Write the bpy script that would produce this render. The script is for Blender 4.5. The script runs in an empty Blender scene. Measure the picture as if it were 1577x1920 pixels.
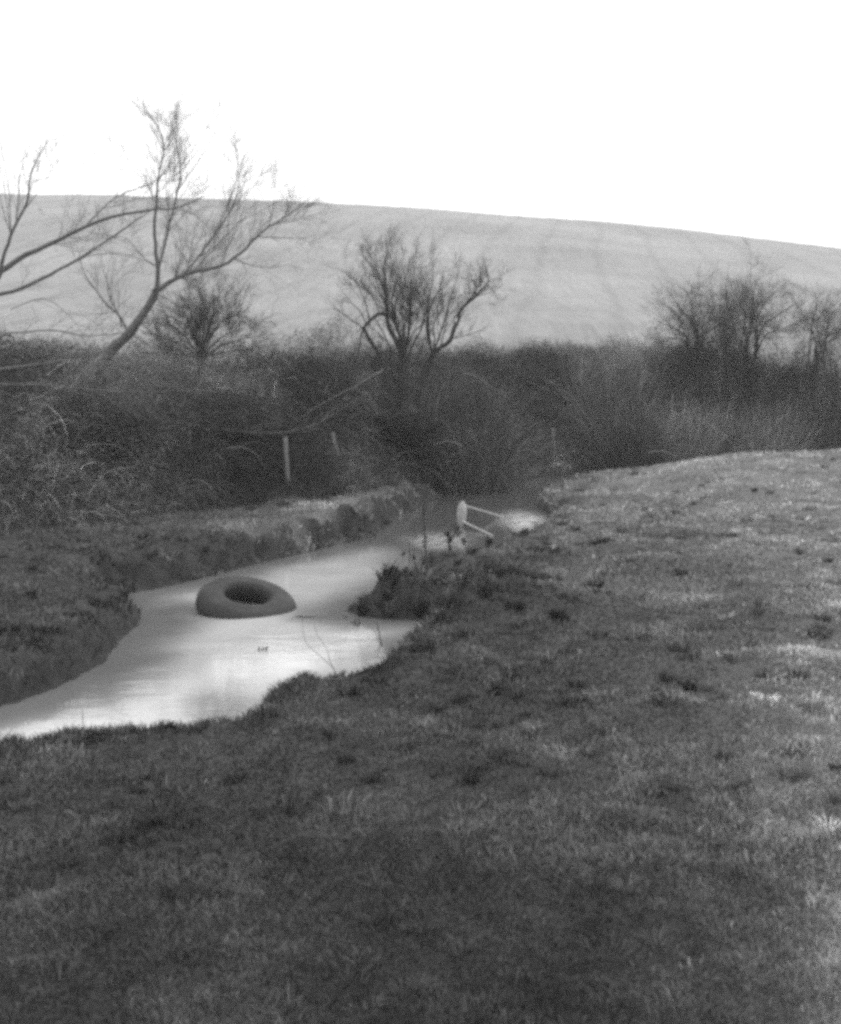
import bpy, math, random
import numpy as np
from mathutils import Vector, Matrix

# ---------------------------------------------------------------- camera, sky, light
SC = bpy.context.scene
COL = SC.collection
F, CU, HOR, EYE = 2035.0, 788.5, 740.0, 2.6       # focal length and horizon of the photograph (px), eye height over the water (m)

cam = bpy.data.cameras.new("camera")
cam.sensor_fit = 'HORIZONTAL'; cam.sensor_width = 36.0
cam.lens = 36.0 * F / 1577.0
cam.shift_y = -(960.0 - HOR) / 1577.0
cam.clip_start = 0.1; cam.clip_end = 3000.0
cam.dof.use_dof = True; cam.dof.focus_distance = 17.0; cam.dof.aperture_fstop = 4.2
camo = bpy.data.objects.new("camera", cam); COL.objects.link(camo)
camo.location = (0, 0, EYE); camo.rotation_euler = (math.radians(90), 0, 0)
SC.camera = camo

SUN_EL, SUN_ROT = math.radians(38), math.radians(35)
world = bpy.data.worlds.new("World"); SC.world = world; world.use_nodes = True
nt = world.node_tree; nt.nodes.clear()
wo = nt.nodes.new('ShaderNodeOutputWorld'); bg = nt.nodes.new('ShaderNodeBackground')
sky = nt.nodes.new('ShaderNodeTexSky'); sky.sky_type = 'NISHITA'; sky.sun_disc = False
sky.sun_elevation = SUN_EL; sky.sun_rotation = SUN_ROT; sky.dust_density = 4.0
bw = nt.nodes.new('ShaderNodeRGBToBW')
tc = nt.nodes.new('ShaderNodeTexCoord'); mp = nt.nodes.new('ShaderNodeMapping'); mp.inputs['Scale'].default_value = (1.2, 1.2, 4.0)
cn = nt.nodes.new('ShaderNodeTexNoise'); cn.inputs['Scale'].default_value = 1.6; cn.inputs['Detail'].default_value = 4
cr = nt.nodes.new('ShaderNodeMapRange'); cr.inputs['From Min'].default_value = .3; cr.inputs['From Max'].default_value = .7
cr.inputs['To Min'].default_value = 12.5; cr.inputs['To Max'].default_value = 15.0
mx = nt.nodes.new('ShaderNodeMix'); mx.data_type = 'FLOAT'; mx.inputs[0].default_value = 0.88
nt.links.new(tc.outputs['Generated'], mp.inputs['Vector']); nt.links.new(mp.outputs[0], cn.inputs['Vector'])
nt.links.new(cn.outputs['Fac'], cr.inputs['Value'])
nt.links.new(sky.outputs[0], bw.inputs[0]); nt.links.new(bw.outputs[0], mx.inputs[2]); nt.links.new(cr.outputs[0], mx.inputs[3])
nt.links.new(mx.outputs[0], bg.inputs['Color']); bg.inputs['Strength'].default_value = 0.10
nt.links.new(bg.outputs[0], wo.inputs['Surface'])

sl = bpy.data.lights.new("sun", 'SUN'); sl.energy = 0.8; sl.angle = math.radians(25)
so = bpy.data.objects.new("sun", sl); COL.objects.link(so)
so.rotation_euler = (math.radians(90) - SUN_EL, 0, -SUN_ROT + math.pi)
SC.view_settings.view_transform = 'Standard'; SC.view_settings.look = 'None'
SC.view_settings.exposure = 0.38; SC.view_settings.gamma = 1.0
SC.cycles.use_denoising = False
SC.cycles.max_bounces = 5; SC.cycles.diffuse_bounces = 2; SC.cycles.glossy_bounces = 3
SC.cycles.transmission_bounces = 2; SC.cycles.volume_bounces = 0; SC.cycles.transparent_max_bounces = 4
SC.cycles.caustics_reflective = False; SC.cycles.caustics_refractive = False
SC.cycles.filter_width = 3.8

def PX(u, v, d):
    """world point at depth d that the photograph shows at pixel (u, v)"""
    return ((u - CU) / F * d, d, EYE - (v - HOR) / F * d)
def PG(u, v, z=0.0):
    """world plan point of pixel (u, v) lying at height z"""
    d = (EYE - z) * F / (v - HOR)
    return ((u - CU) / F * d, d)

# ---------------------------------------------------------------- noise
def _hash(ix, iy, seed):
    n = (ix.astype(np.int64) * 374761393 + iy.astype(np.int64) * 668265263 + seed * 974634777) & 0xffffffff
    n = ((n ^ (n >> 13)) * 1274126177) & 0xffffffff
    n = (n ^ (n >> 16)) & 0xffffff
    return n / float(0xffffff)
def vnoise(x, y, seed=0):
    ix, iy = np.floor(x), np.floor(y); fx, fy = x - ix, y - iy
    fx = fx * fx * fx * (fx * (fx * 6 - 15) + 10); fy = fy * fy * fy * (fy * (fy * 6 - 15) + 10)
    a = _hash(ix, iy, seed); b = _hash(ix + 1, iy, seed); c = _hash(ix, iy + 1, seed); d = _hash(ix + 1, iy + 1, seed)
    return ((a * (1 - fx) + b * fx) * (1 - fy) + (c * (1 - fx) + d * fx) * fy) * 2 - 1
def fbm(x, y, seed=0, octv=4, gain=.5):
    s = 0; a = 1; t = 0; c, sn = math.cos(.6), math.sin(.6)
    for i in range(octv):
        s = s + a * vnoise(x, y, seed + i); t += a; a *= gain
        x, y = (x * c - y * sn) * 2.03 + 3.1, (x * sn + y * c) * 2.03 + 1.7
    return s / t
def sstep(x, a=0., b=1.):
    t = np.clip((x - a) / (b - a), 0, 1); return t * t * (3 - 2 * t)

# ---------------------------------------------------------------- the lie of the land
NL = .30                                           # height of the near lip
W = [PG(-420, 1520, NL), PG(-160, 1425, NL), PG(0, 1384, NL), PG(80, 1368, NL), PG(150, 1360, NL), PG(230, 1356, NL), PG(300, 1350, NL), PG(420, 1345, NL),
     PG(462, 1308, NL), PG(505, 1268, NL), PG(560, 1253, NL), PG(620, 1257, NL), PG(688, 1256, NL), PG(700, 1222, .28), PG(735, 1196, .26),
     PG(800, 1181, .2), PG(845, 1172, .06), PG(830, 1166, 0), PG(740, 1163, 0), PG(680, 1160, 0), PG(652, 1152, 0),
     PG(648, 1110, .2), PG(690, 1088, .25), PG(738, 1080, .25), PG(752, 1062, .28), PG(800, 1050, .28), PG(860, 1035, .28),
     PG(920, 1015, .26), PG(980, 1003, .2), PG(1024, 984, .08), PG(1030, 965, .05), PG(1002, 948, .05), PG(1012, 930, .08),
     PG(1062, 905, .12), PG(1150, 885, .25), PG(1290, 868, .35), PG(1600, 862, .35), (24, 41),
     (24, 43), PG(1450, 861, 0), PG(1290, 867, 0), PG(1100, 886, 0), PG(1000, 898, 0), PG(900, 909, 0), PG(850, 914, 0), PG(815, 918, .1),
     PG(812, 926, 0), PG(838, 931, 0), PG(800, 946, 0), PG(775, 960, 0), PG(742, 972, 0), PG(735, 990, 0), PG(700, 1008, 0), PG(650, 1020, 0),
     PG(560, 1042, 0), PG(480, 1060, 0), PG(400, 1082, 0), PG(330, 1098, 0), PG(250, 1114, 0), PG(222, 1120, 0), PG(270, 1146, 0),
     PG(278, 1165, 0), PG(245, 1190, 0), PG(205, 1238, 0), PG(120, 1290, 0), PG(40, 1318, 0), PG(-200, 1375, 0), PG(-420, 1420, 0)]
W = np.array(W)

def water_dist(x, y):
    """distance outside (+) or inside (-) the stream's outline"""
    best = np.full(x.shape, 1e9); inside = np.zeros(x.shape, bool)
    n = len(W)
    for i in range(n):
        ax, ay = W[i]; bx, by = W[(i + 1) % n]
        dx, dy = bx - ax, by - ay; L = dx * dx + dy * dy
        t = np.clip(((x - ax) * dx + (y - ay) * dy) / L, 0, 1)
        d = (x - ax - t * dx) ** 2 + (y - ay - t * dy) ** 2
        best = np.minimum(best, d)
        if ay != by:
            c = ((ay > y) != (by > y)) & (x < (bx - ax) * (y - ay) / (by - ay) + ax)
            inside ^= c
    d = np.sqrt(best)
    return np.where(inside, -d, d)

HX = [-60, -30, -12, -5.8, -2.7, -.6, 1.4, 3.6, 7, 13, 25, 60]
HY = [-2, 2, 13.2, 17.6, 21.8, 26.0, 31.0, 34.5, 39.5, 43.5, 47, 52]
def hedge_t(x, y):
    return (y - np.interp(x, HX, HY)) * .72
UE = np.array([-200, 0, 100, 300, 580, 800, 1050, 1270, 1470, 1600, 1800])
VE = np.array([358, 362, 364, 370, 379, 391, 410, 430, 453, 470, 500])

def land(x, y):
    s0 = water_dist(x, y)
    near = np.hypot(x, y) < 60
    wob = -.05 + .06 * fbm(x * 1.3, y * 1.3, 11, 3) + .04 * fbm(x * 5, y * 5, 12, 2)
    far = sstep(y, 15, 30)
    s = s0 + wob
    out = np.clip(s, 0, None)
    leftside = sstep(-(x - (y * .02 - 0)) , -1.2, .6) * sstep(y, 11.5, 13.5)
    ruck = .5 + .5 * np.clip(1.6 * fbm(x * 1.15, y * 1.15, 22, 3), -1, 1)
    fo = np.clip(out + leftside * (.30 * fbm(x * 1.9, y * 1.9, 23, 3) + .10 * fbm(x * 6, y * 6, 24, 2)) * sstep(out, 0, .25), 0, None)
    lip = (.29 + .03 * leftside) * (1 - np.exp(-(fo / (.10 + .36 * leftside * ruck)) ** (1 + 1.4 * leftside)))
    z = lip + (.52 - .14 * leftside) * (1 - np.exp(-out / 5.5)) + .33 * sstep(x, 3, 8) * sstep(y, 21, 29) * sstep(out, .5, 4)
    # slumped, shaggy banks and tussocks
    bank = np.exp(-((out - .45) / .4) ** 2)
    z = z + bank * (.12 + .12 * leftside) * fbm(x * 2.9, y * 2.9, 21, 4, .6) * sstep(out, 0, .15)
    g = sstep(out, .1, 1.2)
    z = z + g * (.08 * fbm(x * 1.1, y * 1.1, 31, 3) + .045 * fbm(x * 3.6, y * 3.6, 32, 3))
    z = z + leftside * bank * .12 * (2.2 * np.abs(fbm(x * 2.1, y * 2.1, 25, 3)) - .5) * sstep(out, 0, .2)
    # raised lumps along the right bank
    for (u, v, r, h) in ((885, 1104, .85, .40), (800, 1120, .5, .14), (745, 1125, .55, .24), (690, 1128, .4, .20), (560, 1330, .9, .10), (760, 1215, .5, .12), (1080, 935, 1.2, .18), (1250, 1060, .5, .10), (1130, 1215, .5, .09)):
        cx, cy = PG(u, v, .5)
        z = z + h * np.exp(-((x - cx) ** 2 + (y - cy) ** 2) / r ** 2) * sstep(out, 0, .3)
    t = hedge_t(x, y)
    hummock = fbm(x * .45, y * .45, 41, 3)
    slope = (1.15 * sstep(t, -.3, 1.6) + 1.2 * sstep(t, 1.2, 6.5) + .45 * hummock * sstep(t, 0, 2)) * sstep(x, 22, 12)
    slope = np.where(s < .3, slope * sstep(s, 0, .3), slope)
    z = z + slope
    yy = np.maximum(y, 1.0)
    uu = np.clip(x / yy * F + CU, -400, 2000)
    Ec = (HOR - np.interp(uu, UE, VE)) / F
    tt = np.clip((y - 26) / 150, 0, 1)
    E = .018 + (Ec - .018) * np.sin(tt * math.pi / 2) ** .95
    zf = EYE + y * E
    over = np.clip(y - 176, 0, None)
    zf = zf - over * .05 - over * Ec
    zf = zf + .25 * fbm(x * .06, y * .06, 51, 2) + .10 * fbm(x * .7, y * .7, 52, 3) * sstep(y, 20, 45)
    w = sstep(t, 4.5, 13) * (y > 5)
    z = z * (1 - w) + zf * w
    bed = -.30 * sstep(-s, 0, .8)
    z = np.where(s <= 0, bed, z)
    return z, s, t, w

def gz(x, y):
    z, s, t, w = land(np.array([float(x)]), np.array([float(y)])); return float(z[0])
def hit(u, v, dmin=4., dmax=60.):
    """depth at which the ground shows at pixel (u, v)"""
    d = np.linspace(dmin, dmax, 1400); x = (u - CU) / F * d
    z = np.maximum(land(x, d)[0], 0); zr = EYE - (v - HOR) / F * d
    k = np.nonzero(z >= zr)[0]
    return float(d[k[0]]) if len(k) else dmax

# ---------------------------------------------------------------- materials (all neutral: the film is black and white)
def mat(name, build):
    m = bpy.data.materials.new(name); m.use_nodes = True
    n = m.node_tree; n.nodes.clear()
    o = n.nodes.new('ShaderNodeOutputMaterial'); p = n.nodes.new('ShaderNodeBsdfPrincipled')
    n.links.new(p.outputs[0], o.inputs['Surface'])
    build(n, p); return m
def g4(v): return (v, v, v, 1)
def N(n, typ, **kw):
    q = n.nodes.new(typ)
    for k, v in kw.items():
        if k in q.inputs: q.inputs[k].default_value = v
        else: setattr(q, k, v)
    return q
def noise_ramp(n, scale, stops, detail=5, rough=.6, coord='Object', mapscale=None, distortion=0.):
    tc = N(n, 'ShaderNodeTexCoord'); src = tc.outputs[coord]
    if mapscale:
        mp = N(n, 'ShaderNodeMapping'); mp.inputs['Scale'].default_value = mapscale; n.links.new(src, mp.inputs[0]); src = mp.outputs[0]
    t = N(n, 'ShaderNodeTexNoise', Scale=scale, Detail=detail, Roughness=rough, Distortion=distortion); n.links.new(src, t.inputs['Vector'])
    r = N(n, 'ShaderNodeValToRGB'); e = r.color_ramp.elements
    while len(e) > 1: e.remove(e[-1])
    e[0].position = stops[0][0]; e[0].color = g4(stops[0][1])
    for p_, v in stops[1:]:
        q = e.new(p_); q.color = g4(v)
    n.links.new(t.outputs['Fac'], r.inputs[0])
    return r.outputs[0], t.outputs['Fac']
def attr(n, name):
    return N(n, 'ShaderNodeAttribute', attribute_name=name).outputs['Fac']
def math_(n, op, a, b):
    m = N(n, 'ShaderNodeMath', operation=op)
    for i, x in enumerate((a, b)):
        if isinstance(x, (int, float)): m.inputs[i].default_value = x
        else: n.links.new(x, m.inputs[i])
    return m.outputs[0]
def mixf(n, f, a, b):
    m = N(n, 'ShaderNodeMix', data_type='FLOAT')
    for i, x in ((0, f), (2, a), (3, b)):
        if isinstance(x, (int, float)): m.inputs[i].default_value = x
        else: n.links.new(x, m.inputs[i])
    return m.outputs[0]
def bump(n, p, h, strength, dist):
    b = N(n, 'ShaderNodeBump', Strength=strength, Distance=dist); n.links.new(h, b.inputs['Height']); n.links.new(b.outputs[0], p.inputs['Normal'])

def b_ground(n, p):
    turf, f1 = noise_ramp(n, 1.1, ((.25, .045), (.5, .09), (.75, .14)), 8, .65)
    mud, f2 = noise_ramp(n, 4.0, ((.3, .03), (.7, .07)), 6)
    field, f3 = noise_ramp(n, 1.6, ((.25, .16), (.5, .215), (.75, .28)), 10, .80, mapscale=(1.5, .09, .3))
    tc = N(n, 'ShaderNodeTexCoord')
    mp = N(n, 'ShaderNodeMapping'); mp.inputs['Rotation'].default_value = (0, 0, math.radians(8)); n.links.new(tc.outputs['Object'], mp.inputs[0])
    wv = N(n, 'ShaderNodeTexWave', wave_type='BANDS', bands_direction='X', wave_profile='SIN'); wv.inputs['Scale'].default_value = .055
    wv.inputs['Distortion'].default_value = 3.4; wv.inputs['Detail'].default_value = 2; wv.inputs['Detail Scale'].default_value = .25
    n.links.new(mp.outputs[0], wv.inputs['Vector'])
    tram = math_(n, 'POWER', wv.outputs['Fac'], 14)
    wv2 = N(n, 'ShaderNodeTexWave', wave_type='BANDS', bands_direction='X'); wv2.inputs['Scale'].default_value = .8
    wv2.inputs['Distortion'].default_value = 5; wv2.inputs['Detail Scale'].default_value = .1; n.links.new(mp.outputs[0], wv2.inputs['Vector'])
    big, f4 = noise_ramp(n, .06, ((.3, .80), (.7, 1.12)), 5, .6)
    fld = math_(n, 'MULTIPLY', math_(n, 'MULTIPLY', field, big), mixf(n, tram, 1.0, .885))
    fld = math_(n, 'MULTIPLY', fld, 1.42)
    pale = math_(n, 'MULTIPLY', turf, mixf(n, attr(n, 'pale'), .85, 1.9))
    c = mixf(n, attr(n, 'mud'), pale, mud)
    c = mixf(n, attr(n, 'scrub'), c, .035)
    c = mixf(n, attr(n, 'field'), c, fld)
    n.links.new(c, p.inputs['Base Color']); p.inputs['Roughness'].default_value = .95; p.inputs['Specular IOR Level'].default_value = .15
    _, fb = noise_ramp(n, 14, ((0, 0), (1, 1)), 8, .7)
    bump(n, p, fb, .9, .06)
M_GROUND = mat("turf_and_mud", b_ground)

def b_water(n, p):
    c, _ = noise_ramp(n, .8, ((.3, .9), (.7, 1.12)), 4)
    # silty tone; sky sheen painted pale nearby, hedge and bank reflections painted dark
    c = math_(n, 'MULTIPLY', c, mixf(n, attr(n, 'silt_reflection'), .09, .47))
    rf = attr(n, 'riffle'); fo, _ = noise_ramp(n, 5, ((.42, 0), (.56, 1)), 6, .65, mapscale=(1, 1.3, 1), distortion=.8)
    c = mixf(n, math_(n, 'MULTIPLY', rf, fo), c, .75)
    n.links.new(c, p.inputs['Base Color']); p.inputs['Roughness'].default_value = .045; p.inputs['IOR'].default_value = 1.55
    rif = attr(n, 'riffle')
    _, a = noise_ramp(n, 1.5, ((0, 0), (1, 1)), 3, .5, mapscale=(1, 2.2, 1), distortion=.6)
    _, b = noise_ramp(n, 9, ((0, 0), (1, 1)), 3, .5, mapscale=(1, 1.8, 1), distortion=.5)
    h = math_(n, 'ADD', math_(n, 'MULTIPLY', a, .0032), math_(n, 'MULTIPLY', b, mixf(n, rif, .0008, .03)))
    bump(n, p, h, 1.0, 1.0)
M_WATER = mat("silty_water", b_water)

def b_simple(lo, hi, scale=6, rough=.85, useattr=None, spec=.2, mapscale=None, bumpd=0):
    def f(n, p):
        c, fac = noise_ramp(n, scale, ((.3, lo), (.7, hi)), 5, mapscale=mapscale)
        if useattr: c = math_(n, 'MULTIPLY', c, attr(n, useattr))
        n.links.new(c, p.inputs['Base Color']); p.inputs['Roughness'].default_value = rough; p.inputs['Specular IOR Level'].default_value = spec
        if bumpd: bump(n, p, fac, .8, bumpd)
    return f
def b_grass(n, p):
    c, fac = noise_ramp(n, .9, ((.30, .042), (.5, .105), (.72, .20)), 8, .7)
    c = math_(n, 'MULTIPLY', c, attr(n, 'tone'))
    n.links.new(c, p.inputs['Base Color']); p.inputs['Roughness'].default_value = .7; p.inputs['Specular IOR Level'].default_value = .25
M_GRASS = mat("winter_grass", b_grass)
M_DRY = mat("dead_grass", b_simple(.14, .30, 3, .85, 'tone'))
M_LEAF = mat("bramble_leaves", b_simple(.035, .098, 1.1, .75, 'tone'))
M_CANE = mat("bramble_canes", b_simple(.08, .19, 2, .8, 'tone'))
M_BARK = mat("dark_bark", b_simple(.028, .06, 9, .9, bumpd=.01))
M_BARKL = mat("grey_bark", b_simple(.11, .18, 9, .9, bumpd=.01))
M_TWIG = mat("twigs", b_simple(.045, .08, 9, .9))
M_TWIGL = mat("pale_twigs", b_simple(.16, .24, 9, .9))
M_STEM = mat("dead_stalk", b_simple(.02, .045, 20, .9))
M_POST = mat("weathered_post_wood", b_simple(.12, .25, 5, .85, mapscale=(8, 8, .8), bumpd=.006))
M_WHITE = mat("pale_painted_metal", b_simple(.65, .85, 4, .45, spec=.5))
M_POLE = mat("pale_metal_pole", b_simple(.34, .56, 9, .5, spec=.5))
M_POLED = mat("dark_pole_underside", b_simple(.05, .10, 7, .7))  # darker copy of the pole material, left unassigned
def b_tube(n, p):
    c, fac = noise_ramp(n, 5, ((.3, .016), (.7, .045)), 7, .68)
    n.links.new(c, p.inputs['Base Color']); p.inputs['Roughness'].default_value = .65; p.inputs['Specular IOR Level'].default_value = .25
    _, f2 = noise_ramp(n, 60, ((0, 0), (1, 1)), 3)
    bump(n, p, f2, .6, .012)
M_TUBE = mat("dusty_rubber", b_tube)

# ---------------------------------------------------------------- object helpers
def tag(o, label=None, cat=None, group=None, kind=None):
    if label: o['label'] = label
    if cat: o['category'] = cat
    if group: o['group'] = group
    if kind: o['kind'] = kind
    return o
def mesh_np(name, V, Fc, m, parent=None, attrs=None, smooth=False, loc=(0, 0, 0)):
    """V (n,3); Fc (k,3) or (k,4) array, or a list of such arrays"""
    if not isinstance(Fc, list): Fc = [Fc]
    Fc = [np.asarray(f, np.int32) for f in Fc if len(f)]
    V = np.asarray(V, np.float32) - np.asarray(loc, np.float32)
    me = bpy.data.meshes.new(name)
    loops = np.concatenate([f.ravel() for f in Fc]); tot = np.concatenate([np.full(len(f), f.shape[1], np.int32) for f in Fc])
    st = np.concatenate([[0], np.cumsum(tot)[:-1]]).astype(np.int32)
    me.vertices.add(len(V)); me.vertices.foreach_set('co', V.ravel())
    me.loops.add(len(loops)); me.loops.foreach_set('vertex_index', loops.astype(np.int32))
    me.polygons.add(len(tot)); me.polygons.foreach_set('loop_start', st)
    try: me.polygons.foreach_set('loop_total', tot)
    except Exception: pass
    if smooth: me.polygons.foreach_set('use_smooth', np.ones(len(tot), bool))
    me.update(calc_edges=True)
    for k, a in (attrs or {}).items():
        at = me.attributes.new(k, 'FLOAT', 'POINT'); at.data.foreach_set('value', np.asarray(a, np.float32))
    me.materials.append(m)
    o = bpy.data.objects.new(name, me); COL.objects.link(o)
    if parent is not None: o.parent = parent
    else: o.location = loc
    return o
def empty(name, loc):
    o = bpy.data.objects.new(name, None); o.empty_display_size = .2; COL.objects.link(o); o.location = loc; return o

class Tubes:
    def __init__(s): s.V = []; s.F = []; s.n = 0
    def add(s, pts, rad, k=5):
        pts = np.asarray(pts, float); m = len(pts)
        if m < 2: return
        rad = np.broadcast_to(np.asarray(rad, float), (m,))
        T = np.gradient(pts, axis=0); T /= np.linalg.norm(T, axis=1)[:, None] + 1e-9
        ref = np.array([.3, .2, .93]) if abs(T[0][2]) < .8 else np.array([1., .1, 0])
        A = np.cross(T, ref); A /= np.linalg.norm(A, axis=1)[:, None] + 1e-9; B = np.cross(T, A)
        a = np.arange(k) * 2 * math.pi / k
        ring = pts[:, None, :] + rad[:, None, None] * (np.cos(a)[None, :, None] * A[:, None, :] + np.sin(a)[None, :, None] * B[:, None, :])
        s.V.append(ring.reshape(-1, 3))
        i = np.arange(m - 1)[:, None] * k; j = np.arange(k)[None, :]; j2 = (j + 1) % k
        q = np.stack([i + j, i + j2, i + k + j2, i + k + j], -1).reshape(-1, 4) + s.n
        s.F.append(q); s.n += m * k
    def build(s, name, m, parent=None, loc=(0, 0, 0)):
        return mesh_np(name, np.concatenate(s.V), np.concatenate(s.F), m, parent, smooth=True, loc=loc)

def smooth_path(pts, step=.18, jit=0., rng=None):
    """Catmull-Rom through pts"""
    P = [np.array(p, float) for p in pts]; P = [2 * P[0] - P[1]] + P + [2 * P[-1] - P[-2]]
    out = []
    for i in range(1, len(P) - 2):
        n = max(2, int(np.linalg.norm(P[i + 1] - P[i]) / step))
        for k in range(n):
            t = k / n
            out.append(.5 * ((2 * P[i]) + (-P[i - 1] + P[i + 1]) * t + (2 * P[i - 1] - 5 * P[i] + 4 * P[i + 1] - P[i + 2]) * t * t + (-P[i - 1] + 3 * P[i] - 3 * P[i + 1] + P[i + 2]) * t ** 3))
    out.append(P[-2]); out = np.array(out)
    if jit and rng is not None: out[1:] += rng.normal(0, jit, out[1:].shape)
    return out

def grow(tb, path, r0, r1, rng, level, count, length, spread=.75, up=.3, wander=.085, start=.2, minr=.0028, shrink=.55, k=3):
    """side shoots along path, recursing `level` times"""
    L = len(path)
    for _ in range(count):
        f = start + (1 - start) * rng.random() ** 1.1 * .95
        i = min(L - 2, int(f * (L - 1))); p = path[i]; T = path[i + 1] - path[i]; T = T / (np.linalg.norm(T) + 1e-9)
        q = rng.normal(0, 1, 3); q -= q.dot(T) * T; q /= np.linalg.norm(q) + 1e-9
        a = spread * (.45 + .8 * rng.random())
        D = T * math.cos(a) + q * math.sin(a) + np.array([0, 0, up * rng.random()]); D /= np.linalg.norm(D)
        le = 1.35 * length * (.4 + .9 * rng.random()) * (1.2 - .6 * f)
        n = 6; pts = [p.copy()]
        for j in range(n):
            D = D + rng.normal(0, wander, 3) + np.array([0, 0, up * .12]); D /= np.linalg.norm(D)
            pts.append(pts[-1] + D * le / n)
        pts = np.array(pts)
        rp = r0 + (r1 - r0) * f
        ra = max(minr, min(rp * .5, .0085 * le)); rb = minr * .6
        tb.add(pts, np.linspace(ra, rb, n + 1), k)
        if level > 0:
            grow(tb, pts, ra, rb, rng, level - 1, max(3, int(count * .7)), le * shrink, spread, up, wander, .15, minr, shrink, k)

# ---------------------------------------------------------------- ground and hill (one polar sheet cut in two)
def fan_sheet(name, radii, ang, label, m):
    R, A = np.meshgrid(radii, ang, indexing='ij')
    x = R * np.sin(A); y = R * np.cos(A)
    z, s, t, w = land(x.ravel(), y.ravel())
    x, y = x.ravel(), y.ravel()
    mud = sstep(.75 - s + .3 * fbm(x * 2, y * 2, 61, 3), .1, .5)
    pale = sstep(x / np.maximum(y, 1) * 3.6 + .05 * y - .72 + 1.1 * sstep(-x, 0, 2) * sstep(y, 15.5, 18.5) + .5 * fbm(x * .5, y * .5, 62, 3), 0, 1.6)  # lens flare veil put into the turf colour, paler towards the right
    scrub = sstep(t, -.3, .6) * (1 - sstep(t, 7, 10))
    fieldm = sstep(t + 1.2 * fbm(x * .4, y * .4, 63, 3), 6.0, 9.5) * (y > 5)
    nr, na = len(radii), len(ang)
    i = np.arange(nr - 1)[:, None] * na; j = np.arange(na - 1)[None, :]
    q = np.stack([i + j, i + na + j, i + na + j + 1, i + j + 1], -1).reshape(-1, 4)
    o = mesh_np(name, np.stack([x, y, z], 1), q, m, attrs=dict(mud=mud, pale=pale, scrub=scrub, field=fieldm), smooth=True)
    return tag(o, label, kind='structure')
d = math.radians
angs = np.concatenate([np.arange(-180, -60, 6), np.arange(-60, -30, 1.0), np.arange(-30, 30, .09), np.arange(30, 60, 1.0), np.arange(60, 181, 6)])
angs = np.radians(angs)
rad1 = np.concatenate([[.02], np.geomspace(.5, 5, 160), np.geomspace(5, 42, 620)[1:]])
rad2 = np.concatenate([np.geomspace(42, 230, 330), np.geomspace(230, 430, 16)[1:]])
angs2 = np.radians(np.concatenate([np.arange(-180, -60, 6), np.arange(-60, -32, 1.0), np.arange(-32, 32, .2), np.arange(32, 60, 1.0), np.arange(60, 181, 6)]))
fan_sheet('ground', rad1, angs, 'rough turf on both banks of the stream', M_GROUND)
fan_sheet('hill', rad2, angs2, 'pale ploughed hillside rising behind the hedge', M_GROUND)

# water sheet with a riffle where the stream shallows
xs = np.linspace(-14, 26, 400); ys = np.linspace(4, 46, 420)
X, Y = np.meshgrid(xs, ys, indexing='ij'); x, y = X.ravel(), Y.ravel()
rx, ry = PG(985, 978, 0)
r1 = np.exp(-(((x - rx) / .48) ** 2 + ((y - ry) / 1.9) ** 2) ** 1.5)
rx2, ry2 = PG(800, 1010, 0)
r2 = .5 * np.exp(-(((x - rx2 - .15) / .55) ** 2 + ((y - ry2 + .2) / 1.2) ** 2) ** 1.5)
i = np.arange(399)[:, None] * 420; j = np.arange(419)[None, :]
q = np.stack([i + j, i + 420 + j, i + 420 + j + 1, i + j + 1], -1).reshape(-1, 4)
wobj = mesh_np('water', np.stack([x, y, 0 * x], 1), q, M_WATER, attrs=dict(riffle=np.clip(r1 + r2, 0, 1), silt_reflection=(1 - sstep(y + 1.2 * fbm(x * .6, y * .6, 64, 3) + np.clip(x + .8, 0, 9) * 2.5, 15.5, 20.5)) * (.15 + .85 * sstep(-water_dist(x, y) + .25 * fbm(x * 1.5, y * 1.5, 65, 3), .15, 1.1))))  # dark margins imitate bank reflections, dark upstream the hedge reflection
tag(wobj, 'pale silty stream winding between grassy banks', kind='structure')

# ---------------------------------------------------------------- grass
rng = np.random.default_rng(7)
def blades(x, y, z, h, w, lx, ly, tone, rng, curl=.5):
    n = len(x); th = rng.random(n) * math.pi
    dx, dy = np.cos(th) * w * .5, np.sin(th) * w * .5
    def P(sx, f, l, k):
        return np.stack([x + sx * dx * k + lx * l, y + sx * dy * k + ly * l, z + h * f], 1)
    V = np.stack([P(-1, -.15, 0, 1), P(1, -.15, 0, 1), P(1, .6, .35, .8), P(-1, .6, .35, .8), P(0, 1 - curl * rng.random(n) * .4, 1, 0)], 1).reshape(-1, 3)
    b = np.arange(n)[:, None] * 5
    return V, [b + np.array([[0, 1, 2, 3]]), b + np.array([[3, 2, 4]])], np.repeat(tone, 5)
n = 760000
half = n // 2
r = np.concatenate([np.exp(rng.uniform(math.log(2.0), math.log(40), half)), 1 / rng.uniform(1 / 24., 1 / 2.2, n - half)])
a = np.radians(rng.uniform(-26, 26, n))
x, y = r * np.sin(a), r * np.cos(a)
z, s, t, w_ = land(x, y)
bare = (s < .5 + .25 * fbm(x * 2, y * 2, 74, 2)) & (y > 9) & (fbm(x * 1.7 + 9, y * 1.7, 75, 3) > -.12) & (x < 1.5)
keep = (s > .02) & (t < .4) & ~(bare & (rng.random(len(x)) < .8))
x, y, z, s, t, r = [q_[keep] for q_ in (x, y, z, s, t, r)]
tus = fbm(x * 1.7, y * 1.7, 71, 3); tus2 = fbm(x * 6, y * 6, 72, 2)
lipk = np.exp(-(s / .35) ** 2)
h = (.013 + .0012 * r) * (1 + .9 * np.clip(tus, -.6, 1) + .7 * np.clip(tus2, -.5, 1)) + .05 * lipk
h *= rng.uniform(.5, 1.5, len(x)); h = np.clip(h, .008, .18)
wd = np.clip(.0011 * r, .003, .02) * rng.uniform(.6, 1.3, len(x))
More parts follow.
